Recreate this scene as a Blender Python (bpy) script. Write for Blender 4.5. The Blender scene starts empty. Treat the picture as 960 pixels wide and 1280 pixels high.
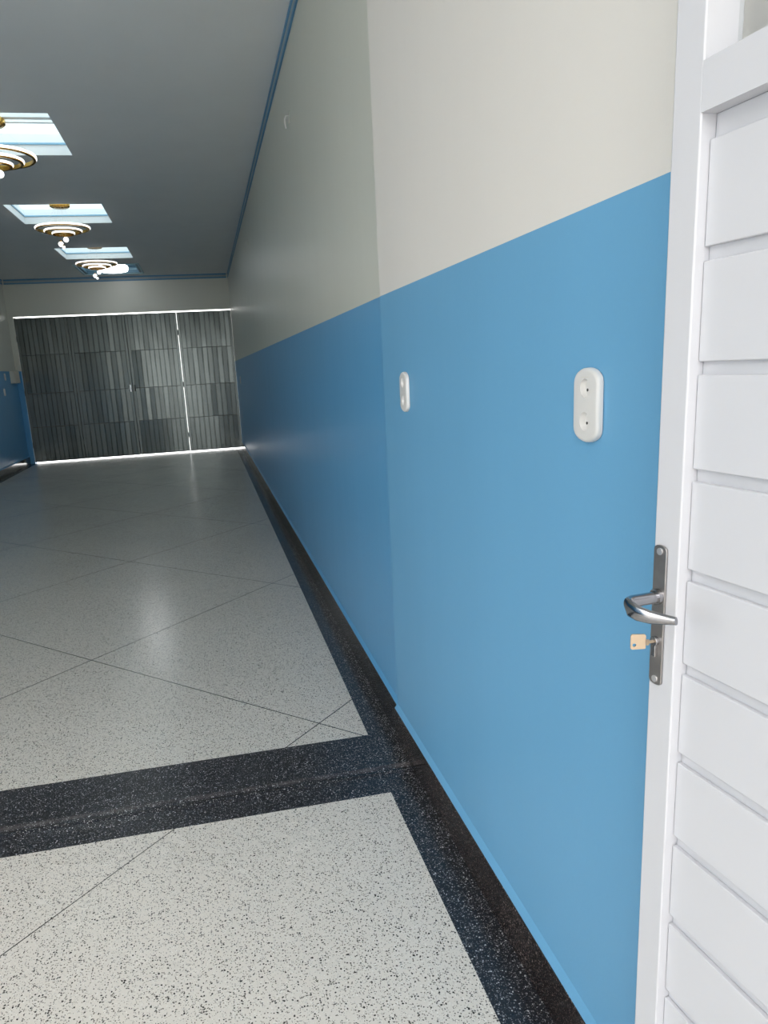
import bpy, bmesh, math, random
from mathutils import Vector, Matrix
random.seed(4)
S = bpy.context.scene
COL = S.collection

# ------------------------------------------------------------------ materials
def srgb(r, g, b):
    def f(c):
        c /= 255.0
        return c / 12.92 if c <= 0.04045 else ((c + 0.055) / 1.055) ** 2.4
    return (f(r), f(g), f(b), 1.0)

def new_mat(name):
    m = bpy.data.materials.new(name)
    m.use_nodes = True
    nt = m.node_tree
    return m, nt, nt.nodes['Principled BSDF']

def N(nt, kind, **kw):
    n = nt.nodes.new(kind)
    for k, v in kw.items():
        setattr(n, k, v)
    return n

def math_node(nt, op, a, b=None, clamp=False):
    n = N(nt, 'ShaderNodeMath', operation=op, use_clamp=clamp)
    for i, v in enumerate((a, b)):
        if v is None:
            continue
        if isinstance(v, (int, float)):
            n.inputs[i].default_value = v
        else:
            nt.links.new(v, n.inputs[i])
    return n.outputs[0]

def mixc(nt, fac, a, b):
    n = N(nt, 'ShaderNodeMix', data_type='RGBA')
    for sock, v in ((n.inputs[0], fac), (n.inputs[6], a), (n.inputs[7], b)):
        if isinstance(v, (int, float, tuple)):
            sock.default_value = v
        else:
            nt.links.new(v, sock)
    return n.outputs[2]

def plain(name, col, rough=0.5, metal=0.0, spec=0.5, noise=0.0, scale=20.0, bump=0.0):
    """solid colour with a little noise in the tone and, optionally, the surface"""
    m, nt, p = new_mat(name)
    p.inputs['Roughness'].default_value = rough
    p.inputs['Metallic'].default_value = metal
    p.inputs['Specular IOR Level'].default_value = spec
    tc = N(nt, 'ShaderNodeTexCoord')
    nz = N(nt, 'ShaderNodeTexNoise')
    nz.inputs['Scale'].default_value = scale
    nz.inputs['Detail'].default_value = 4
    nt.links.new(tc.outputs['Object'], nz.inputs['Vector'])
    d = tuple(c * (1 - noise) for c in col[:3]) + (1,)
    nt.links.new(mixc(nt, nz.outputs['Fac'], d, col), p.inputs['Base Color'])
    if bump:
        b = N(nt, 'ShaderNodeBump')
        b.inputs['Strength'].default_value = bump
        b.inputs['Distance'].default_value = 0.01
        nt.links.new(nz.outputs['Fac'], b.inputs['Height'])
        nt.links.new(b.outputs[0], p.inputs['Normal'])
    return m

def emitter(name, col, strength):
    m, nt, p = new_mat(name)
    p.inputs['Base Color'].default_value = col
    p.inputs['Emission Color'].default_value = col
    p.inputs['Emission Strength'].default_value = strength
    p.inputs['Roughness'].default_value = 0.4
    return m

def paint(name, col, rough=0.4, spec=0.4):
    """satin wall paint: faint roller stipple and long, shallow waviness of the plaster"""
    m, nt, p = new_mat(name)
    p.inputs['Roughness'].default_value = rough
    p.inputs['Specular IOR Level'].default_value = spec
    tc = N(nt, 'ShaderNodeTexCoord')
    mp = N(nt, 'ShaderNodeMapping')
    mp.inputs['Scale'].default_value = (1, 1, 0.22)
    nt.links.new(tc.outputs['Object'], mp.inputs['Vector'])
    n1 = N(nt, 'ShaderNodeTexNoise'); n1.inputs['Scale'].default_value = 3.0; n1.inputs['Detail'].default_value = 3
    nt.links.new(mp.outputs[0], n1.inputs['Vector'])
    n2 = N(nt, 'ShaderNodeTexNoise'); n2.inputs['Scale'].default_value = 160.0; n2.inputs['Detail'].default_value = 2
    nt.links.new(tc.outputs['Object'], n2.inputs['Vector'])
    d = tuple(c * 0.93 for c in col[:3]) + (1,)
    nt.links.new(mixc(nt, n1.outputs['Fac'], d, col), p.inputs['Base Color'])
    h = math_node(nt, 'ADD', math_node(nt, 'MULTIPLY', n1.outputs['Fac'], 0.010), math_node(nt, 'MULTIPLY', n2.outputs['Fac'], 0.0006))
    b = N(nt, 'ShaderNodeBump'); b.inputs['Strength'].default_value = 0.35; b.inputs['Distance'].default_value = 1.0
    nt.links.new(h, b.inputs['Height']); nt.links.new(b.outputs[0], p.inputs['Normal'])
    return m

def chips(nt, vec, scale, share, size):
    """1 inside stone chips: Voronoi cells of which only a share hold a chip"""
    v = N(nt, 'ShaderNodeTexVoronoi'); v.inputs['Scale'].default_value = scale
    v.inputs['Randomness'].default_value = 1.0
    nt.links.new(vec, v.inputs['Vector'])
    sep = N(nt, 'ShaderNodeSeparateColor'); nt.links.new(v.outputs['Color'], sep.inputs[0])
    has = math_node(nt, 'LESS_THAN', sep.outputs[0], share)
    rad = math_node(nt, 'MULTIPLY', math_node(nt, 'ADD', sep.outputs[1], 0.45), size)
    ins = math_node(nt, 'LESS_THAN', v.outputs['Distance'], rad)
    return math_node(nt, 'MULTIPLY', has, ins), sep.outputs[2]

def terrazzo(name, base, chipset, rough, joints=0, worn=0.0, stain=None):
    m, nt, p = new_mat(name)
    tc = N(nt, 'ShaderNodeTexCoord')
    vec = tc.outputs['Object']
    warp = N(nt, 'ShaderNodeTexNoise'); warp.inputs['Scale'].default_value = 140
    nt.links.new(vec, warp.inputs['Vector'])
    wv = N(nt, 'ShaderNodeVectorMath', operation='SCALE'); wv.inputs['Scale'].default_value = 0.006
    nt.links.new(warp.outputs['Color'], wv.inputs[0])
    av = N(nt, 'ShaderNodeVectorMath', operation='ADD')
    nt.links.new(vec, av.inputs[0]); nt.links.new(wv.outputs[0], av.inputs[1])
    big = N(nt, 'ShaderNodeTexNoise'); big.inputs['Scale'].default_value = 1.3; big.inputs['Detail'].default_value = 4
    nt.links.new(vec, big.inputs['Vector'])
    col = mixc(nt, big.outputs['Fac'], tuple(c * 0.88 for c in base[:3]) + (1,), base)
    if stain:
        st = math_node(nt, 'MULTIPLY', math_node(nt, 'SUBTRACT', big.outputs['Fac'], 0.55), 2.2, True)
        col = mixc(nt, st, col, stain)
    for scale, share, size, cc in chipset:
        f, rnd = chips(nt, av.outputs[0], scale, share, size)
        c2 = mixc(nt, rnd, tuple(c * 0.5 for c in cc[:3]) + (1,), cc)
        col = mixc(nt, f, col, c2)
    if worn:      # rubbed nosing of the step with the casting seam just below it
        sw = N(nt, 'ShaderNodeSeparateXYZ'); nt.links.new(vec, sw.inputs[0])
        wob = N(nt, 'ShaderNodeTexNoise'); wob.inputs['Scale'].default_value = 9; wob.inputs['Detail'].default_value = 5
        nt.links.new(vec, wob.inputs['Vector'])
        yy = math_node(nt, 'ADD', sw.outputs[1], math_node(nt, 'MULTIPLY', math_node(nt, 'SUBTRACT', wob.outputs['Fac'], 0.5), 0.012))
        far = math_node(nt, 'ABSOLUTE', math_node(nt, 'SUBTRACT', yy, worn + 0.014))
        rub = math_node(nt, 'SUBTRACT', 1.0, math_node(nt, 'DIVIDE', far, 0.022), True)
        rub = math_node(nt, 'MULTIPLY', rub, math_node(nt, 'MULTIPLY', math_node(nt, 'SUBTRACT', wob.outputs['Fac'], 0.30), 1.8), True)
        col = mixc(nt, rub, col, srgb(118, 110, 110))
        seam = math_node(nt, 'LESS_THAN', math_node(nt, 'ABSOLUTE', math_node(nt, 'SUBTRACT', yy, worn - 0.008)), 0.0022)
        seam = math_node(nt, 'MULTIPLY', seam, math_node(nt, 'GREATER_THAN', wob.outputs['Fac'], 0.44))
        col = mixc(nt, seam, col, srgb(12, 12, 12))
    if joints:
        sx = N(nt, 'ShaderNodeSeparateXYZ'); nt.links.new(vec, sx.inputs[0])
        for expr, off in ((math_node(nt, 'ADD', sx.outputs[0], sx.outputs[1]), 2.54),
                          (math_node(nt, 'SUBTRACT', sx.outputs[1], sx.outputs[0]), 3.165))[2 - joints:]:
            t = math_node(nt, 'DIVIDE', math_node(nt, 'SUBTRACT', expr, off), 2.21)
            fr = math_node(nt, 'ABSOLUTE', math_node(nt, 'SUBTRACT', t, math_node(nt, 'ROUND', t)))
            ln = math_node(nt, 'LESS_THAN', fr, 0.0012 if joints == 1 else 0.0016)
            col = mixc(nt, ln, col, srgb(48, 46, 44))
    nt.links.new(col, p.inputs['Base Color'])
    p.inputs['Specular IOR Level'].default_value = 0.5
    rn = N(nt, 'ShaderNodeMapRange')
    rn.inputs['To Min'].default_value = rough * 0.8; rn.inputs['To Max'].default_value = rough * 1.25
    nt.links.new(big.outputs['Fac'], rn.inputs['Value'])
    nt.links.new(rn.outputs[0], p.inputs['Roughness'])
    return m

BLUE = paint('blue_satin_paint', srgb(94, 162, 209), 0.36, 0.4)
BEIGE = paint('beige_satin_paint', srgb(206, 208, 198), 0.36, 0.4)
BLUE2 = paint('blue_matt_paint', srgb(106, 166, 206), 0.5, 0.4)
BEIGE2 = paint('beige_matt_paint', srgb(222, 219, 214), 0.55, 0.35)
CEIL = paint('ceiling_paint', srgb(236, 238, 238), 0.6, 0.25)
TRIMB = plain('blue_cornice_paint', srgb(84, 140, 178), 0.45, noise=0.05)
FILB = plain('pale_blue_fillet_paint', srgb(140, 186, 212), 0.45, noise=0.05)
CH_W = [(260, 0.36, 0.38, srgb(112, 106, 98)), (150, 0.40, 0.31, srgb(62, 58, 55)), (330, 0.35, 0.36, srgb(236, 234, 228))]
WHITE_T = terrazzo('white_terrazzo', srgb(214, 210, 201), CH_W, 0.20, joints=2, stain=srgb(206, 199, 188))
WHITE_N = terrazzo('white_terrazzo_entrance', srgb(220, 214, 205), CH_W, 0.26, joints=1, stain=srgb(224, 217, 206))
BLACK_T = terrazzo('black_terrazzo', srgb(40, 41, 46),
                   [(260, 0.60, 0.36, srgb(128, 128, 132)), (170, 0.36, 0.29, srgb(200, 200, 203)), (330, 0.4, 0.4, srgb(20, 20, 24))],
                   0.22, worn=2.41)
BASE_T = terrazzo('brown_black_terrazzo', srgb(38, 33, 33),
                  [(260, 0.58, 0.36, srgb(112, 98, 95)), (170, 0.26, 0.26, srgb(160, 146, 142)), (330, 0.4, 0.4, srgb(22, 18, 18))],
                  0.14)
BASE_F = terrazzo('black_terrazzo_skirting', srgb(26, 25, 27), [(260, 0.40, 0.34, srgb(74, 66, 66)), (170, 0.10, 0.24, srgb(120, 110, 108))], 0.13)
DOORW = plain('white_door_enamel', srgb(197, 198, 203), 0.28, spec=0.5, noise=0.02, scale=6)
PLAST = plain('white_plastic', srgb(216, 215, 213), 0.3, noise=0.02)
IVORY = plain('ivory_plastic', srgb(214, 210, 196), 0.4, noise=0.04)
HOLE = plain('dark_hole', srgb(34, 33, 33), 0.7, noise=0.1)
CHROME = plain('brushed_chrome', srgb(176, 176, 180), 0.14, 1.0, noise=0.12, scale=30)
PLATEM = plain('polished_steel', srgb(178, 174, 172), 0.30, 0.9, noise=0.35, scale=45)
SCREW = plain('zinc_screw', srgb(225, 225, 228), 0.3, 0.8, noise=0.05)
BRASS = plain('brass_key', srgb(196, 176, 152), 0.4, 0.7, noise=0.12, scale=60)
GOLD = plain('gold_metal', srgb(214, 170, 84), 0.22, 1.0, noise=0.15, scale=25)
WIRE = plain('thin_steel_wire', srgb(225, 225, 222), 0.4, 0.2, noise=0.1)
FRAMEW = plain('skylight_frame_white', srgb(240, 242, 242), 0.45, noise=0.02)
RECESSB = plain('recess_blue_paint', srgb(88, 128, 148), 0.5, noise=0.05)
SHEET = plain('galvanised_sheet', srgb(92, 99, 98), 0.22, 0.8, noise=0.14, scale=5, bump=0.02)
BAR = plain('shaded_gate_steel', srgb(66, 72, 74), 0.5, 0.4, noise=0.15)  # gate steel, base colour darkened to carry the shade in the sheet seams
PANE = emitter('daylight_pane', (0.78, 0.94, 1.0, 1), 1.45)
LED = emitter('led_strip_glow', (1.0, 0.97, 0.92, 1), 1.8)
BALL = emitter('frosted_ball_glow', (1.0, 0.98, 0.95, 1), 2.0)
DISC = emitter('lamp_diffuser_glow', (1.0, 1.0, 1.0, 1), 8.0)
PAVE = plain('pavement_concrete', srgb(200, 196, 188), 0.8, noise=0.15, scale=4)

def glass_mat():
    """thin window glass: clear, with a weak mirror sheen"""
    m, nt, p = new_mat('clear_glass')
    nt.nodes.remove(p)
    tr = N(nt, 'ShaderNodeBsdfTransparent'); tr.inputs['Color'].default_value = (0.96, 0.97, 0.97, 1)
    gl = N(nt, 'ShaderNodeBsdfGlossy'); gl.inputs['Roughness'].default_value = 0.02
    mx = N(nt, 'ShaderNodeMixShader')
    mx.inputs[0].default_value = 0.06; nt.links.new(tr.outputs[0], mx.inputs[1]); nt.links.new(gl.outputs[0], mx.inputs[2])
    nt.links.new(mx.outputs[0], nt.nodes['Material Output'].inputs['Surface'])
    return m
GLASS = glass_mat()

# ------------------------------------------------------------------ mesh helpers
def link(name, bm, mats, parent=None, smooth=False, bevel=0.0, seg=2):
    me = bpy.data.meshes.new(name)
    bmesh.ops.recalc_face_normals(bm, faces=bm.faces[:])
    bm.to_mesh(me); bm.free()
    if not isinstance(mats, (list, tuple)):
        mats = [mats]
    for m in mats:
        me.materials.append(m)
    o = bpy.data.objects.new(name, me)
    COL.objects.link(o)
    if parent:
        o.parent = parent
    if smooth:
        for f in me.polygons:
            f.use_smooth = True
        me.set_sharp_from_angle(angle=math.radians(40))
    if bevel:
        md = o.modifiers.new('bevel', 'BEVEL'); md.width = bevel; md.segments = seg
        md.limit_method = 'ANGLE'; md.angle_limit = math.radians(40)
        for f in me.polygons:
            f.use_smooth = True
        md.harden_normals = True
    return o

def box(bm, x0, x1, y0, y1, z0, z1, mi=0):
    vs = [bm.verts.new((x, y, z)) for x in (x0, x1) for y in (y0, y1) for z in (z0, z1)]
    fs = []
    for q in ((0, 1, 3, 2), (4, 6, 7, 5), (0, 4, 5, 1), (2, 3, 7, 6), (0, 2, 6, 4), (1, 5, 7, 3)):
        f = bm.faces.new([vs[i] for i in q]); f.material_index = mi; fs.append(f)
    return fs

def prism(bm, pts, axis, a0, a1, mats=None):
    """extrude a closed 2-D outline; axis 'y' takes pts as (x, z), 'z' as (x, y), 'x' as (y, z)"""
    def P(p, a):
        return {'y': (p[0], a, p[1]), 'z': (p[0], p[1], a), 'x': (a, p[0], p[1])}[axis]
    A = [bm.verts.new(P(p, a0)) for p in pts]; B = [bm.verts.new(P(p, a1)) for p in pts]
    n = len(pts)
    for i in range(n):
        f = bm.faces.new((A[i], A[(i + 1) % n], B[(i + 1) % n], B[i]))
        if mats:
            f.material_index = mats[i]
    bm.faces.new(A); bm.faces.new(list(reversed(B)))

def tube(bm, pts, r, seg=10, caps=True, r2=None):
    """round or oval tube along a polyline; r may be a list, r2 the half-height in the second direction"""
    pts = [Vector(p) for p in pts]
    rs = r if isinstance(r, (list, tuple)) else [r] * len(pts)
    qs = r2 if isinstance(r2, (list, tuple)) else ([r2] * len(pts) if r2 else rs)
    rings = []
    up = Vector((0, 0, 1))
    for i, p in enumerate(pts):
        d = (pts[min(i + 1, len(pts) - 1)] - pts[max(i - 1, 0)]).normalized()
        u = up if abs(d.dot(up)) < 0.95 else Vector((1, 0, 0))
        a = d.cross(u).normalized(); b = a.cross(d).normalized()
        rings.append([bm.verts.new(p + a * (rs[i] * math.cos(t)) + b * (qs[i] * math.sin(t)))
                      for t in [2 * math.pi * k / seg for k in range(seg)]])
    for A, B in zip(rings, rings[1:]):
        for k in range(seg):
            bm.faces.new((A[k], A[(k + 1) % seg], B[(k + 1) % seg], B[k]))
    if caps:
        bm.faces.new(rings[0]); bm.faces.new(list(reversed(rings[-1])))

def lathe(bm, prof, cx=0, cy=0, seg=32, closed=False):
    """revolve (r, z) points round the vertical through cx, cy"""
    rings = []
    for r, z in prof:
        if r < 1e-6:
            rings.append([bm.verts.new((cx, cy, z))])
        else:
            rings.append([bm.verts.new((cx + r * math.cos(t), cy + r * math.sin(t), z)) for t in [2 * math.pi * k / seg for k in range(seg)]])
    pairs = list(zip(rings, rings[1:])) + ([(rings[-1], rings[0])] if closed else [])
    for A, B in pairs:
        for k in range(seg):
            k2 = (k + 1) % seg
            q = [A[k % len(A)], A[k2 % len(A)], B[k2 % len(B)], B[k % len(B)]]
            u = []
            for v in q:
                if v not in u:
                    u.append(v)
            if len(u) > 2:
                bm.faces.new(u)

def tag(o, label=None, cat=None, group=None, kind=None):
    if label: o['label'] = label
    if cat: o['category'] = cat
    if group: o['group'] = group
    if kind: o['kind'] = kind
    return o

def thing(name, loc, rz, label, cat, group=None, kind=None):
    o = bpy.data.objects.new(name, None); COL.objects.link(o)
    o.empty_display_size = 0.1
    o.location = loc; o.rotation_euler = (0, 0, rz)
    return tag(o, label, cat, group, kind)

def copy_tree(o, parent=None):
    kids = list(o.children)
    c = o.copy(); COL.objects.link(c); c.parent = parent
    for k in kids:
        copy_tree(k, c)
    return c

# ------------------------------------------------------------------ measures (metres; x across, y along the hall, z up)
XL = -4.131              # left wall
YG = 15.026              # gate
CZ = 3.42                # ceiling
DADO = 1.7455
YW = 2.63                # where the nearer part of the right wall steps out
YN = -0.01158            # slight turn of that part of the wall
YB0, YB1, YBM = 2.69, 2.26, 2.41   # dark step across the floor
Y0 = -2.6                # open entrance side behind the camera
BRD = 0.13               # dark border along the walls

# ------------------------------------------------------------------ floor
bm = bmesh.new()
box(bm, XL + BRD, -BRD, YB0, YG + 0.10, -0.15, 0)
tag(link('floor', bm, WHITE_T), 'pale speckled terrazzo hall floor with diagonal joints beyond the dark step', 'floor', kind='structure')
# entrance floor, its right edge follows the turned wall
def near_x(y, off=0.0):
    return -0.012 + (y - YW) * math.sin(YN) - off
bm = bmesh.new()
prism(bm, [(XL + BRD, Y0 - 0.2), (near_x(Y0 - 0.2, 0.1345), Y0 - 0.2), (near_x(YB1, 0.1345), YB1), (XL + BRD, YB1)], 'z', -0.15, 0)
tag(link('floor_entrance', bm, WHITE_N), 'pale speckled terrazzo floor in front of the dark step', 'floor', kind='structure')
# dark border and the step band
bm = bmesh.new()
box(bm, -BRD, 0.02, YB0, YG + 0.10, -0.15, 0)
box(bm, XL - 0.02, XL + BRD, YB0, YG + 0.10, -0.15, 0)
prism(bm, [(near_x(Y0 - 0.2, 0.1345), Y0 - 0.2), (0.12, Y0 - 0.2), (0.12, YB1), (near_x(YB1, 0.1345), YB1)], 'z', -0.15, 0)
box(bm, XL - 0.02, XL + BRD, Y0 - 0.2, YB1, -0.15, 0)
# band: far slab with a rounded nosing that drops a few millimetres
prof = [(YB0, -0.15), (YB0, 0.0), (YBM + 0.10, 0.0), (YBM + 0.05, 0.0015), (YBM + 0.015, 0.0028), (YBM, 0.0024), (YBM - 0.015, 0.0008), (YBM - 0.03, -0.0018),
        (YBM - 0.05, -0.0030), (YBM - 0.08, -0.0022), (YB1, 0.0), (YB1, -0.15)]
prism(bm, prof, 'x', XL - 0.02, 0.02)
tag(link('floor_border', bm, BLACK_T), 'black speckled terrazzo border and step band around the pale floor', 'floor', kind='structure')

# ------------------------------------------------------------------ walls
def wall_profile(sx, x, dado, hb, t, back):
    """outline (x, z) of a long wall: skirting ledge, blue dado, beige above; sx = -1 when the hall lies towards -x"""
    return [(x - sx * back, -0.15), (x, -0.15), (x, hb - 0.02), (x + sx * t, hb), (x, hb + 0.019), (x, dado), (x, 3.6), (x - sx * back, 3.6)]
WM = [0, 0, 0, 0, 0, 1, 1, 1]
bm = bmesh.new(); prism(bm, wall_profile(-1, 0.0, DADO, 0.139, 0.012, 0.2), 'y', YW - 0.02, YG + 0.2, WM)
tag(link('wall_right', bm, [BLUE, BEIGE]), 'long right wall, beige above and blue below, beyond the shallow offset', 'wall', kind='structure')
LO0, LO1 = 0.6, 1.9    # unseen opening added in the left wall so daylight reaches door and near wall
bm = bmesh.new()
prism(bm, wall_profile(1, XL, DADO + 0.02, 0.139, 0.012, 0.2), 'y', LO1, YG + 0.2, WM)
prism(bm, wall_profile(1, XL, DADO + 0.02, 0.139, 0.012, 0.2), 'y', Y0 - 0.2, LO0, WM)
box(bm, XL - 0.2, XL, LO0, LO1, 2.6, 3.6, 1)
tag(link('wall_left', bm, [BLUE, BEIGE]), 'left wall, beige over dark blue, at the far left edge', 'wall', kind='structure')
# nearer piece of the right wall, stands 12 mm proud, ends at the door reveal
YR = 0.50
bm = bmesh.new()
def near_wall(dado, hb, t):
    P = wall_profile(-1, 0.0, dado, hb, t, 0.2)
    A = [bm.verts.new((near_x(YW) + p[0], YW - 0.0, p[1])) for p in P]
    B = [bm.verts.new((near_x(YR) + p[0], YR, p[1])) for p in P]
    for i in range(8):
        f = bm.faces.new((A[i], A[(i + 1) % 8], B[(i + 1) % 8], B[i])); f.material_index = WM[i]
    for V in (A, list(reversed(B))):
        lo = bm.faces.new([V[i] for i in ([0, 1, 2, 3, 4, 5] if V is A else [2, 3, 4, 5, 6, 7])])
        hi = bm.faces.new([V[i] for i in ([5, 6, 7, 0] if V is A else [0, 1, 2, 7])])
        lo.material_index = 0; hi.material_index = 1
near_wall(1.742, 0.136, 0.013)
tag(link('wall_entrance', bm, [BLUE2, BEIGE2]), 'nearer piece of right wall, pale beige over bright blue, behind the white door', 'wall', kind='structure')
bm = bmesh.new()      # recess of the side doorway the white door belongs to, then wall again up to the entrance
box(bm, 0.11, 0.30, -0.95, YR, -0.15, 3.6); box(bm, 0.03, 0.30, Y0 - 0.2, -0.95, -0.15, 3.6); box(bm, 0.03, 0.11, -0.95, YR, 2.66, 3.6)
tag(link('wall_reveal', bm, BEIGE2), 'plastered recess of the side doorway', 'wall', kind='structure')
# end wall around the gate
GX0, GX1, GTOP = -4.037, -0.0, 2.757
bm = bmesh.new()
box(bm, XL, 0.0, YG - 0.01, YG + 0.16, GTOP, 3.6, 1)
tag(link('wall_back', bm, [BLUE, BEIGE]), 'beige end wall above the metal gate', 'wall', kind='structure')
bm = bmesh.new()
box(bm, XL, GX0, YG - 0.01, YG + 0.16, -0.15, DADO + 0.02, 0)
box(bm, XL, GX0, YG - 0.01, YG + 0.16, DADO + 0.02, GTOP, 1)
tag(link('wall_jamb', bm, [BLUE, BEIGE]), 'narrow strip of wall left of the metal gate', 'wall', kind='structure')
# entrance wall with the doorway the camera looks through
DX0, DX1, DTOP = -2.4, -0.05, 2.85
bm = bmesh.new()
box(bm, XL, DX0, Y0 - 0.2, Y0, -0.15, 3.6)
box(bm, DX0, DX1, Y0 - 0.2, Y0, 3.2, 3.6); box(bm, DX1, 0.03, Y0 - 0.2, Y0, -0.15, 3.6)
tag(link('wall_front', bm, BEIGE2), 'entrance wall around the doorway', 'wall', kind='structure')
bm = bmesh.new(); box(bm, -12, 7, -12, Y0 - 0.2, -0.16, -0.02); box(bm, -12, XL - 0.2, Y0 - 0.2, 8, -0.16, -0.02)
tag(link('ground', bm, PAVE), 'paved ground outside the entrance', 'ground', kind='structure')

# skirtings of polished dark terrazzo
bm = bmesh.new(); box(bm, -0.0143, -0.0005, YW + 0.001, YG, 0.0, 0.139)
tag(link('baseboard_right', bm, BASE_F, bevel=0.002), 'dark speckled skirting along the far part of the right wall', 'baseboard', kind='structure')
bm = bmesh.new()
prism(bm, [(near_x(YR, 0.0005), YR), (near_x(YR, 0.0151), YR), (near_x(YW, 0.0151), YW), (near_x(YW, 0.0005), YW)], 'z', 0.0, 0.136)
tag(link('baseboard_entrance', bm, BASE_T, bevel=0.002), 'dark brown speckled skirting under the nearer blue wall', 'baseboard', kind='structure')
bm = bmesh.new(); box(bm, XL + 0.0005, XL + 0.0143, LO1, YG - 0.01, 0.0, 0.139); box(bm, XL + 0.0005, XL + 0.0143, Y0, LO0, 0.0, 0.139)
tag(link('baseboard_left', bm, BASE_F, bevel=0.002), 'dark polished skirting along the left wall', 'baseboard', kind='structure')

# ------------------------------------------------------------------ ceiling with openings
SKY = [(6.11, 7.17), (8.99, 10.05), (11.81, 12.85)]
SX0, SX1 = -2.615, -1.575
TX0, TX1, TY0, TY1 = -2.585, -1.575, 13.46, 14.61
bm = bmesh.new()
ys = [-0.3]      # roof left open behind the camera, unseen, so sky light falls on the door
for a, b in SKY: ys += [a, b]
ys += [TY0, TY1, YG + 0.1]
for i in range(len(ys) - 1):
    hole = i % 2 == 1
    if not hole:
        box(bm, XL - 0.1, 0.15, ys[i], ys[i + 1], CZ, CZ + 0.10)
    else:
        a, b = (SX0, SX1) if i < 6 else (TX0, TX1)
        box(bm, XL - 0.1, a, ys[i], ys[i + 1], CZ, CZ + 0.10)
        box(bm, b, 0.15, ys[i], ys[i + 1], CZ, CZ + 0.10)
bmesh.ops.remove_doubles(bm, verts=bm.verts[:], dist=1e-5)
tag(link('ceiling', bm, CEIL), 'smooth grey-white ceiling with a row of skylight openings', 'ceiling', kind='structure')

# cornice: two blue fillets with a groove between
def cornice_profile():
    return [(0, CZ), (0.010, CZ), (0.010, CZ - 0.020), (0.004, CZ - 0.024), (0.004, CZ - 0.064), (0.009, CZ - 0.067), (0.009, CZ - 0.085), (0, CZ - 0.087)]
CM = [0, 0, 0, 1, 0, 0, 0, 1]
GREYC = plain('grey_cornice_groove', srgb(150, 164, 170), 0.5, noise=0.03)
def cornice(name, sx, x, y0, y1, label):
    b = bmesh.new()
    prism(b, [(x + sx * p[0], p[1]) for p in cornice_profile()], 'y', y0, y1, CM)
    tag(link(name, b, [TRIMB, GREYC]), label, 'cornice', kind='structure')
cornice('trim_1', -1, -0.001, YW, YG - 0.012, 'blue double cornice line along the right wall')
cornice('trim_2', 1, XL + 0.001, Y0, YG - 0.012, 'blue double cornice line along the left wall')
bm = bmesh.new()
prism(bm, [(YG - 0.011 - p[0], p[1]) for p in cornice_profile()], 'x', XL + 0.03, -0.03, CM)
tag(link('trim_3', bm, [TRIMB, GREYC]), 'blue double cornice line on the end wall above the gate', 'cornice', kind='structure')
b = bmesh.new()
A = [b.verts.new((near_x(YW) - p[0] - 0.001, YW - 0.001, p[1])) for p in cornice_profile()]
B = [b.verts.new((near_x(YR) - p[0] - 0.001, YR, p[1])) for p in cornice_profile()]
for i in range(8): b.faces.new((A[i], A[(i + 1) % 8], B[(i + 1) % 8], B[i]))
b.faces.new(A); b.faces.new(list(reversed(B)))
tag(link('trim_4', b, TRIMB), 'blue double cornice line above the nearer right wall', 'cornice', kind='structure')

# ------------------------------------------------------------------ skylights
def make_skylight(y0, y1, label):
    cx, cy = (SX0 + SX1) / 2, (y0 + y1) / 2
    hx, hy = (SX1 - SX0) / 2, (y1 - y0) / 2
    r = thing('skylight', (cx, cy, CZ), 0, label, 'skylight', 'skylights along the hall ceiling')
    w, h = 0.008, 0.20
    b = bmesh.new()       # white lining of the opening
    box(b, -hx + 0.001, hx - 0.001, -hy + 0.001, -hy + w, 0.0, h); box(b, -hx + 0.001, hx - 0.001, hy - w, hy - 0.001, 0.0, h)
    box(b, -hx + 0.001, -hx + w, -hy + w, hy - w, 0.0, h); box(b, hx - w, hx - 0.001, -hy + w, hy - w, 0.0, h)
    link('frame', b, FRAMEW, r, bevel=0.001)
    b = bmesh.new()       # blue fillet round the inside
    z0, z1, t = 0.082, 0.096, 0.012
    ix, iy = hx - w, hy - w
    box(b, -ix, ix, iy - t, iy, z0, z1); box(b, -ix, ix, -iy, -iy + t, z0, z1)
    box(b, -ix, -ix + t, -iy + t, iy - t, z0, z1); box(b, ix - t, ix, -iy + t, iy - t, z0, z1)
    tag(link('fillet', b, FILB, r), 'thin blue line inside the white opening')
    b = bmesh.new(); box(b, -ix, ix, -iy, iy, 0.170, 0.182)
    link('pane', b, PANE, r)
    for k in (-1, 1):
        b = bmesh.new(); box(b, -ix, ix, k * iy * 0.36 - 0.018, k * iy * 0.36 + 0.018, 0.150, 0.1695)
        link('glazing_bar', b, FRAMEW, r, bevel=0.002)
    # cross batten that carries the lamp below
    b = bmesh.new(); box(b, -ix, ix, -0.03, 0.03, 0.125, 0.1695)
    link('batten', b, FRAMEW, r, bevel=0.002)
    return r
make_skylight(*SKY[0], 'large bright skylight nearest the entrance, cut by the left edge')
make_skylight(*SKY[1], 'second skylight from the entrance, with a gold lamp canopy at its top edge')
make_skylight(*SKY[2], 'smallest bright skylight, third from entrance, before the blue ceiling recess')

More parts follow.
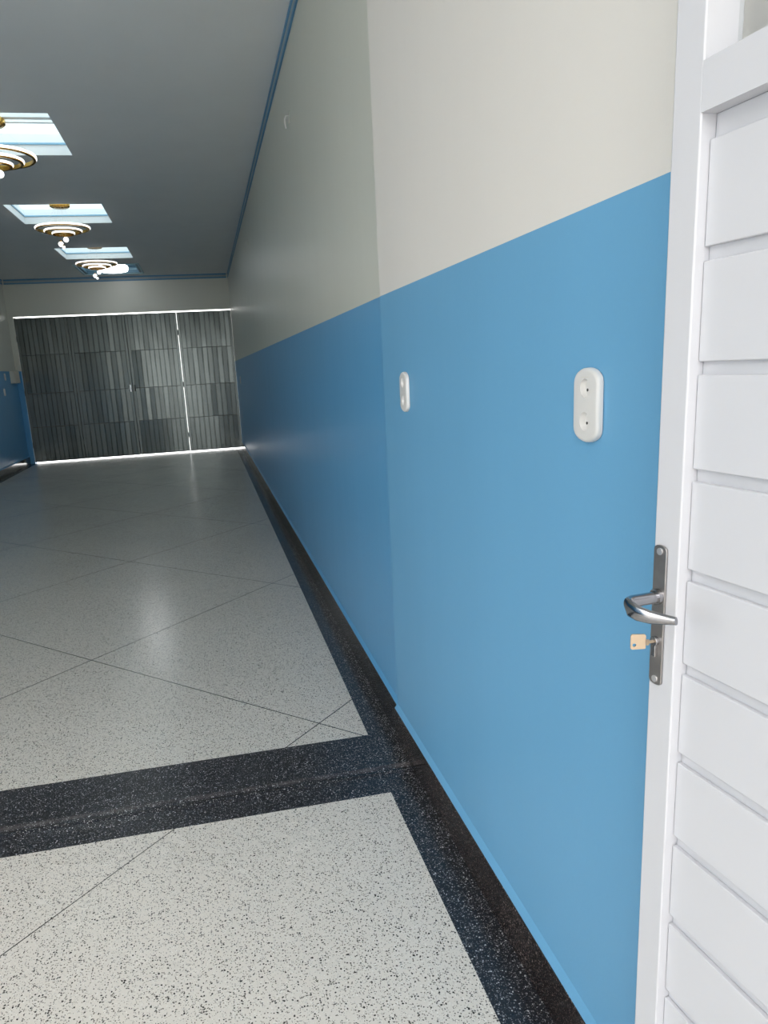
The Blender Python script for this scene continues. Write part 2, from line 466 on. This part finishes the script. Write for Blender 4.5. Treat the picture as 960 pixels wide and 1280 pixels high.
# blue painted ceiling recess with a round lamp
cx, cy = (TX0 + TX1) / 2, (TY0 + TY1) / 2
hx, hy = (TX1 - TX0) / 2, (TY1 - TY0) / 2
r = thing('ceiling_recess', (cx, cy, CZ), 0, 'shallow blue ceiling recess around the round lamp near the gate', 'ceiling recess', kind='structure')
b = bmesh.new(); box(b, -hx - 0.02, hx + 0.02, -hy - 0.02, hy + 0.02, 0.101, 0.125); link('top_panel', b, RECESSB, r)
b = bmesh.new()
w = 0.05
box(b, -hx + 0.001, hx - 0.001, -hy + 0.001, -hy + w, 0.0, 0.10); box(b, -hx + 0.001, hx - 0.001, hy - w, hy - 0.001, 0.0, 0.10)
box(b, -hx + 0.001, -hx + w, -hy + w, hy - w, 0.0, 0.10); box(b, hx - w, hx - 0.001, -hy + w, hy - w, 0.0, 0.10)
link('surround', b, RECESSB, r, bevel=0.004)
b = bmesh.new()
for s0, s1, z0 in ((0.0, 0.03, -0.012), (0.07, 0.10, 0.055)):
    ox, oy = hx - s0 + 0.03, hy - s0 + 0.03
    ixx, iyy = hx - s1 + 0.03, hy - s1 + 0.03
    if s0 == 0.07:
        ox, oy, ixx, iyy = hx - w, hy - w, hx - w - 0.03, hy - w - 0.03
    box(b, -ox, ox, iyy, oy, z0, z0 + 0.0115); box(b, -ox, ox, -oy, -iyy, z0, z0 + 0.0115)
    box(b, -ox, -ixx, -iyy, iyy, z0, z0 + 0.0115); box(b, ixx, ox, -iyy, iyy, z0, z0 + 0.0115)
link('moulding', b, plain('pale_blue_moulding', srgb(150, 190, 205), 0.5, noise=0.05), r)
r = thing('ceiling_lamp', (-2.03, 14.02, CZ + 0.10), 0, 'glowing white round ceiling lamp in the blue recess near the gate', 'ceiling lamp')
b = bmesh.new(); lathe(b, [(0, 0), (0.20, 0), (0.22, -0.01), (0.22, -0.05), (0, -0.05)]); link('base', b, PLAST, r, smooth=True)
b = bmesh.new(); lathe(b, [(0, -0.051), (0.24, -0.051), (0.255, -0.07), (0.258, -0.11), (0.24, -0.14), (0.16, -0.155), (0, -0.158)]); link('diffuser', b, DISC, r, smooth=True)

# ------------------------------------------------------------------ chandeliers of three rings and hanging balls
def make_chandelier(loc, label):
    r = thing('chandelier', loc, 0, label, 'chandelier', 'ring chandeliers under the skylights')
    # local z = 0 is the underside of the skylight batten; ceiling plane lies at about -0.125
    b = bmesh.new(); lathe(b, [(0, 0), (0.105, 0), (0.115, -0.010), (0.115, -0.040), (0.10, -0.052), (0.03, -0.056), (0, -0.056)], seg=40)
    link('canopy', b, GOLD, r, smooth=True)
    for rad, z, h, tube_r in ((0.295, -0.280, 0.028, 0.014), (0.200, -0.312, 0.028, 0.014), (0.115, -0.338, 0.028, 0.014)):
        b = bmesh.new()
        lathe(b, [(rad - tube_r, z - h / 2), (rad + tube_r * 0.4, z - h / 2), (rad + tube_r * 0.4, z - h / 2 + 0.010), (rad - 0.004, z - h / 2 + 0.010), (rad - 0.004, z + h / 2), (rad - tube_r, z + h / 2)], seg=56, closed=True)
        ring = link('ring', b, GOLD, r, smooth=True)
        b = bmesh.new()
        lathe(b, [(rad - 0.0035, z - h / 2 + 0.0105), (rad + tube_r * 0.9, z - h / 2 + 0.0105), (rad + tube_r, z - h / 2 + 0.014), (rad + tube_r, z + h / 2 - 0.003), (rad + tube_r * 0.8, z + h / 2), (rad - 0.0035, z + h / 2)], seg=56, closed=True)
        tag(link('led_strip', b, LED, ring, smooth=True), 'glowing white outer band of the ring')
        for k in range(3):
            a = 2 * math.pi * k / 3 + rad * 7
            b = bmesh.new(); tube(b, [(0.06 * math.cos(a), 0.06 * math.sin(a), -0.054), ((rad - 0.009) * math.cos(a), (rad - 0.009) * math.sin(a), z + h / 2)], 0.0008, 6)
            link('wire', b, WIRE, r)
    for x, y, z, rr in ((0.020, 0.0, -0.402, 0.030), (-0.045, 0.01, -0.450, 0.030), (-0.012, -0.03, -0.490, 0.018)):
        b = bmesh.new(); lathe(b, [(0, z + rr)] + [(rr * math.sin(t), z + rr * math.cos(t)) for t in [math.pi * k / 12 for k in range(1, 12)]] + [(0, z - rr)], x, y, 24)
        ball = link('glass_ball', b, BALL, r, smooth=True)
        b = bmesh.new(); lathe(b, [(0, z + rr + 0.014), (0.010, z + rr + 0.012), (0.013, z + rr - 0.004), (0, z + rr - 0.004)], x, y, 16)
        link('ball_cap', b, GOLD, ball, smooth=True)
        b = bmesh.new(); tube(b, [(x * 0.6, y * 0.6, -0.055), (x, y, z + rr + 0.012)], 0.0008, 6)
        link('wire', b, WIRE, r)
    return r
CH = CZ + 0.125
ch = make_chandelier((-2.10, 6.64, CH), 'gold ring chandelier cut by left edge of the photo, under the largest skylight')
for y, lab in ((9.52, 'three-ring gold chandelier hanging below the second skylight, fully in view'),
               (12.33, 'farthest glowing ring chandelier, overlapping the blue ceiling recess')):
    c = copy_tree(ch); c.location = (-2.10, y, CH); c['label'] = lab

# ------------------------------------------------------------------ metal gate
def make_gate():
    g = thing('metal_gate', ((GX0 + GX1) / 2, YG + 0.03, 0), 0, 'grey corrugated metal folding gate of four leaves closing the far end', 'gate')
    ox = (GX0 + GX1) / 2
    edges = [(-4.034, -3.092), (-3.084, -2.041), (-2.033, -1.060), (-1.0562, -0.002)]
    rows = [(0.020, 0.688), (0.697, 1.328), (1.337, 2.044), (2.053, 2.732)]
    for li, (x0, x1) in enumerate(edges):
        b = bmesh.new()
        x0 -= ox; x1 -= ox
        fw = 0.045
        n = 10
        sx0, sx1 = x0 + fw, x1 - fw
        p = (sx1 - sx0) / n
        for zi, (z0, z1) in enumerate(rows):
            tilt = random.uniform(-0.004, 0.004); lean = random.uniform(-0.003, 0.003)
            prof = [(sx0, 0.0)]
            for k in range(n):
                a = sx0 + k * p
                ta, tb = random.uniform(-0.0010, 0.0010), random.uniform(-0.0006, 0.0006)
                prof += [(a + p * 0.06, 0.0), (a + p * 0.12, -0.008 + ta), (a + p * 0.90, -0.008 - ta + tb), (a + p * 0.96, 0.0)]
            prof.append((sx1, 0.0))
            nz = 8
            grid = []
            for j in range(nz + 1):
                z = z0 + (z1 - z0) * j / nz
                row = []
                for i, (x, y) in enumerate(prof):
                    u = (x - sx0) / (sx1 - sx0)
                    ph = (i // 4) * 1.7 + li * 2.1 + zi * 0.9
                    y2 = y + tilt * (u - 0.5) * 2 + lean * (j / nz - 0.5) * 2 + 0.0008 * math.sin(j * 0.7 + ph) + 0.0040 * math.sin(u * 4.0 + zi + li)
                    row.append(b.verts.new((x + 0.0015 * math.sin(j * 0.8 + ph), y2, z)))
                grid.append(row)
            for j in range(nz):
                for i in range(len(prof) - 1):
                    b.faces.new((grid[j][i], grid[j][i + 1], grid[j + 1][i + 1], grid[j + 1][i]))
        leaf = link('gate_leaf', b, SHEET, g)
        md = leaf.modifiers.new('thickness', 'SOLIDIFY'); md.thickness = 0.0015
        for xa, xb in ((x0, x0 + fw + 0.004), (x1 - fw - 0.004, x1)):
            b = bmesh.new(); box(b, xa, xb, 0.004, 0.045, 0.0195, 2.734); link('stile', b, SHEET, leaf, bevel=0.002)
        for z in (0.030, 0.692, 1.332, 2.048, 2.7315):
            b = bmesh.new(); box(b, x0 + fw + 0.0045, x1 - fw - 0.0045, 0.008, 0.042, max(z - 0.022, 0.0205), min(z + 0.022, 2.734)); link('crossbar', b, BAR, leaf)  # darker colour on these bars stands for shade inside the row gaps
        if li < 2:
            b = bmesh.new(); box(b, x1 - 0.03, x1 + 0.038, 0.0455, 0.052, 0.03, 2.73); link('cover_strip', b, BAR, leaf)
        if li in (1, 2):
            b = bmesh.new()
            xs = x1 - 0.05 if li == 1 else x0 + 0.05
            box(b, xs - 0.022, xs + 0.022, -0.004, 0.0035, 1.27, 1.40)
            lathe(b, [(0, 1.318), (0.012, 1.322), (0.016, 1.335), (0.012, 1.348), (0, 1.352)], xs, -0.020, 16)
            tube(b, [(xs, -0.004, 1.335), (xs, -0.02, 1.335)], 0.006, 8)
            tag(link('latch', b, SCREW if li == 1 else BAR, leaf), 'small latch plate with a knob where the middle leaves meet')
        for z in (0.35, 1.35, 2.35):
            b = bmesh.new(); tube(b, [(x0 - 0.003, -0.004, z - 0.05), (x0 - 0.003, -0.004, z + 0.05)], 0.006, 8); link('hinge', b, BAR, leaf)
    return g
make_gate()

# ------------------------------------------------------------------ wall plates
def stadium(w, h, n=12):
    """rounded upright outline (x, z), ends flatter than half circles"""
    r = w / 2; e = r * 0.55
    pts = []
    for k in range(n + 1):
        t = math.pi * k / n
        pts.append((r * math.cos(t), h / 2 - e + e * math.sin(t)))
    for k in range(n + 1):
        t = math.pi + math.pi * k / n
        pts.append((r * math.cos(t), -h / 2 + e + e * math.sin(t)))
    return pts

def make_socket(loc, rz, label, wells=True, w=0.088, h=0.130, d=0.0115):
    r = thing('wall_socket', loc, rz, label, 'wall socket', 'white double sockets on the walls')
    b = bmesh.new()
    def ring(sc, y):
        W, H = w - sc, h - sc
        return [b.verts.new((x, y, z)) for x, z in stadium(W, H)]
    R = [ring(0, -0.0005), ring(0, -d * 0.6), ring(0.003, -d * 0.82), ring(0.009, -d * 0.97), ring(0.014, -d)]
    n = len(R[0])
    for A, B in zip(R, R[1:]):
        for i in range(n):
            b.faces.new((A[i], A[(i + 1) % n], B[(i + 1) % n], B[i]))
    b.faces.new(R[0])
    edges = [b.edges.get((R[-1][i], R[-1][(i + 1) % n])) for i in range(n)]
    loops = []
    for zc in (0.030, -0.028):
        c = [b.verts.new((0.0165 * math.cos(t), -d, zc + 0.0165 * math.sin(t))) for t in [2 * math.pi * k / 24 for k in range(24)]]
        loops.append((zc, c))
        edges += [b.edges.new((c[i], c[(i + 1) % 24])) for i in range(24)]
    bmesh.ops.triangle_fill(b, use_beauty=True, edges=edges)
    for zc, c in loops:
        c2 = [b.verts.new((v.co.x * 0.86, -d + 0.0095, zc + (v.co.z - zc) * 0.86)) for v in c]
        for i in range(24):
            b.faces.new((c[i], c[(i + 1) % 24], c2[(i + 1) % 24], c2[i]))
        b.faces.new(c2)
    plate = link('cover_plate', b, PLAST, r, smooth=True)
    for zc in (0.030, -0.028):
        b = bmesh.new()
        for sx in (-0.0065, 0.0065):
            tube(b, [(sx, -d + 0.0094, zc + sx * 0.6), (sx, -d + 0.0086, zc + sx * 0.6)], 0.0026, 10)
        tag(link('pin_holes', b, HOLE, plate), 'dark pair of pin holes')
    b = bmesh.new(); box(b, -0.012, 0.012, -d - 0.0005, -d + 0.001, 0.0485, 0.0493)
    link('moulded_line', b, IVORY, plate)
    return r
RW, LW = -math.pi / 2, math.pi / 2
s1 = make_socket((near_x(1.180), 1.180, 1.4125), RW - 0.0116, 'larger white double socket on the blue wall, nearest the open door')
s2 = copy_tree(s1); s2.location = (near_x(2.338), 2.338, 1.4115); s2['label'] = 'narrow-looking white double socket on blue wall beside the wall offset'
s3 = copy_tree(s1); s3.location = (0.0, 13.45, 1.385); s3.rotation_euler.z = RW; s3['label'] = 'tiny white double socket at the far end of the right wall by the gate'
s4 = copy_tree(s1); s4.location = (XL, 13.98, 1.40); s4.rotation_euler.z = LW; s4['label'] = 'white socket on the left blue wall, below the switch plate'

r = thing('light_switch', (XL, 14.16, 1.665), LW, 'white switch plate high on the left blue wall beside the grey box', 'light switch')
b = bmesh.new(); prism(b, stadium(0.080, 0.125), 'y', -0.012, -0.0005); link('cover_plate', b, PLAST, r, bevel=0.003)
b = bmesh.new(); box(b, -0.014, 0.014, -0.0165, -0.0122, -0.022, 0.022); link('rocker', b, PLAST, r, bevel=0.002)
r = thing('junction_box', (XL, 14.72, 1.655), LW, 'pale grey-beige electrical box at dado top on left wall by the gate', 'electrical box')
b = bmesh.new(); box(b, -0.19, 0.19, -0.075, -0.0005, -0.11, 0.11); link('body', b, IVORY, r, bevel=0.006)
b = bmesh.new(); box(b, -0.18, 0.18, -0.083, -0.0752, -0.10, 0.10); link('cover', b, IVORY, r, bevel=0.004)

def make_outlet(loc, label):
    r = thing('cable_outlet', loc, RW, label, 'cable outlet', 'small cable outlets high on the right wall')
    b = bmesh.new(); prism(b, stadium(0.05, 0.07), 'y', -0.006, -0.0005); link('cover_plate', b, BEIGE, r, bevel=0.002)
    b = bmesh.new(); tube(b, [(0, -0.0065, 0.01), (0, -0.022, 0.006), (0.002, -0.030, -0.012), (0.003, -0.030, -0.04), (0.001, -0.026, -0.065)], 0.0045, 8)
    link('cable', b, PLAST, r, smooth=True)
    return r
o1 = make_outlet((0.0, 4.75, 2.985), 'white cable stub high on beige right wall, the nearer of two')
o2 = copy_tree(o1); o2.location = (0.0, 8.93, 2.975); o2['label'] = 'tiny cable stub high on beige right wall, nearer the gate'

# ------------------------------------------------------------------ open white door
DA = math.atan2(-math.cos(-0.1096), -math.sin(-0.1096))
door = thing('door_1', (-0.09, 0.8383, 0.0), DA, 'open white panelled door with horizontal boards and chrome handle at the right edge', 'door', kind='structure')
DW, DH, TH, ST = 0.845, 2.60, 0.053, 0.046
b = bmesh.new(); box(b, 0, ST, 0, TH, 0.02, DH); link('stile', b, DOORW, door, bevel=0.0025)
b = bmesh.new(); box(b, DW - ST, DW, 0, TH, 0.02, DH); link('stile', b, DOORW, door, bevel=0.0025)
for z0, z1 in ((0.02, 0.12), (1.7565, 1.809), (DH - 0.05, DH)):
    b = bmesh.new(); box(b, ST - 0.0005, DW - ST + 0.0005, 0.0, TH, z0, z1); link('rail', b, DOORW, door)
# boards: raised planks on a backing sheet, one panel
b = bmesh.new()
box(b, ST, DW - ST, 0.021, 0.034, 0.12, 1.7565)
top = 1.7295
while top > 0.15:
    z0 = max(top - 0.1146, 0.125)
    fs = box(b, ST + 0.0006, DW - ST - 0.0006, 0.0135, 0.0212, z0, top)
    top -= 0.1307
link('board_panel', b, DOORW, door, bevel=0.0015)
b = bmesh.new(); box(b, ST + 0.0005, DW - ST - 0.0005, 0.0445, 0.0485, 1.8095, DH - 0.0505); link('pane', b, GLASS, door)
# lock plate
pz, ps = 1.151, 0.0155
b = bmesh.new(); prism(b, [(ps + x - 0.0 + 0.0008 * 0, pz + z) for x, z in stadium(0.0235, 0.198)], 'y', -0.0035, -0.0002)
lock = tag(link('lock_plate', b, PLATEM, door, bevel=0.001), 'long narrow polished steel lock plate')
for z in (1.2415, 1.0605):
    b = bmesh.new()
    tube(b, [(ps, -0.0034, z), (ps, -0.0048, z)], 0.0048, 16); link('screw', b, SCREW, lock, smooth=True)
b = bmesh.new()   # profile cylinder: round head with a slot below
tube(b, [(ps, -0.0034, 1.116), (ps, -0.0085, 1.116)], 0.0068, 20)
box(b, ps - 0.0038, ps + 0.0038, -0.0085, -0.0034, 1.094, 1.1165)
link('lock_cylinder', b, CHROME, lock, bevel=0.0008)
b = bmesh.new(); tube(b, [(ps, -0.0034, 1.179), (ps, -0.009, 1.179)], 0.0108, 24); link('rose', b, CHROME, lock, smooth=True)
# lever: round neck out of the plate, then a flattened grip swinging back towards the hinges
b = bmesh.new()
path = [(ps, -0.009, 1.1785), (ps, -0.030, 1.1785), (ps, -0.044, 1.178), (ps + 0.003, -0.053, 1.1765), (ps + 0.012, -0.058, 1.1745),
        (ps + 0.026, -0.0575, 1.1725), (ps + 0.044, -0.053, 1.1722), (ps + 0.062, -0.048, 1.1742), (ps + 0.080, -0.044, 1.177)]
tube(b, path, [0.0082, 0.0082, 0.0080, 0.0062, 0.0042, 0.0034, 0.0032, 0.0030, 0.0028], 16,
     r2=[0.0082, 0.0082, 0.0090, 0.0112, 0.0122, 0.0110, 0.0090, 0.0070, 0.0052])
lev = tag(link('lever', b, CHROME, door, smooth=True), 'curved chrome lever handle')
# key in the lock
key = thing('key', (0, 0, 0), 0, 'pale brass key sticking out of the lock below the door handle', 'key')
key.matrix_world = Matrix.Translation((-0.09, 0.8383, 0)) @ Matrix.Rotation(DA, 4, 'Z') @ Matrix.Translation((ps, -0.0087, 1.116))
b = bmesh.new()
tube(b, [(0, 0.0, 0), (0, -0.008, 0)], 0.0022, 10); box(b, -0.0010, 0.0010, -0.0105, -0.0070, -0.004, 0.004)
link('shank', b, BRASS, key)
b = bmesh.new()   # square-ish bow with a hole, turned a little off upright
outer = [(-0.0095, -0.0085), (-0.0105, -0.0105), (-0.0275, -0.0115), (-0.0295, -0.0095), (-0.0295, 0.0085), (-0.0275, 0.0105), (-0.0115, 0.0105), (-0.0095, 0.0085)]
th = 0.0011
hole = [(-0.0245 + 0.0025 * math.cos(t), -0.005 + 0.0025 * math.sin(t)) for t in [2 * math.pi * k / 12 for k in range(12)]]
for x in (-th, th):
    vo = [b.verts.new((x, p[0], p[1])) for p in outer]; vh = [b.verts.new((x, p[0], p[1])) for p in hole]
    ed = [b.edges.new((V[i], V[(i + 1) % len(V)])) for V in (vo, vh) for i in range(len(V))]
    bmesh.ops.triangle_fill(b, use_beauty=True, edges=ed)
    if x < 0: keep = (vo, vh)
    else:
        for A, B in zip(keep, (vo, vh)):
            for i in range(len(A)):
                b.faces.new((A[i], A[(i + 1) % len(A)], B[(i + 1) % len(A)], B[i]))
bow = link('bow', b, BRASS, key)
bow.rotation_euler = (0, 0.0, math.radians(-24))

# ------------------------------------------------------------------ daylight
w = bpy.data.worlds.new('sky'); S.world = w; w.use_nodes = True
bg = w.node_tree.nodes['Background']
bg.inputs['Color'].default_value = (1.0, 0.985, 0.965, 1)
bg.inputs['Strength'].default_value = 5.0

# ------------------------------------------------------------------ camera
pitch, yaw, roll = -0.229148, 0.191314, -0.0552197
sp, cp, sy, cyw = math.sin(pitch), math.cos(pitch), math.sin(yaw), math.cos(yaw)
fw = Vector((sy * cp, cyw * cp, sp)); rt = Vector((cyw, -sy, 0)); up = rt.cross(fw)
r2 = rt * math.cos(roll) + up * math.sin(roll); u2 = up * math.cos(roll) - rt * math.sin(roll)
cam = bpy.data.cameras.new('camera'); co = bpy.data.objects.new('camera', cam); COL.objects.link(co)
M = Matrix((r2, u2, -fw)).transposed().to_4x4(); M.translation = (-0.6598, 0.0, 1.5)
co.matrix_world = M
cam.sensor_fit = 'AUTO'; cam.sensor_width = 36.0
cam.lens = 898.86 * 36 / 1280
cam.shift_x = 36.2 / 1280; cam.shift_y = 28.95 / 1280
cam.clip_start = 0.02; cam.clip_end = 100
S.camera = co

S.view_settings.view_transform = 'Standard'
S.view_settings.look = 'None'
S.view_settings.gamma = 1.0
S.view_settings.use_curve_mapping = False
S.view_settings.exposure = 0.0
S.cycles.use_denoising = True
S.cycles.max_bounces = 14
S.cycles.diffuse_bounces = 8
S.cycles.sample_clamp_indirect = 10
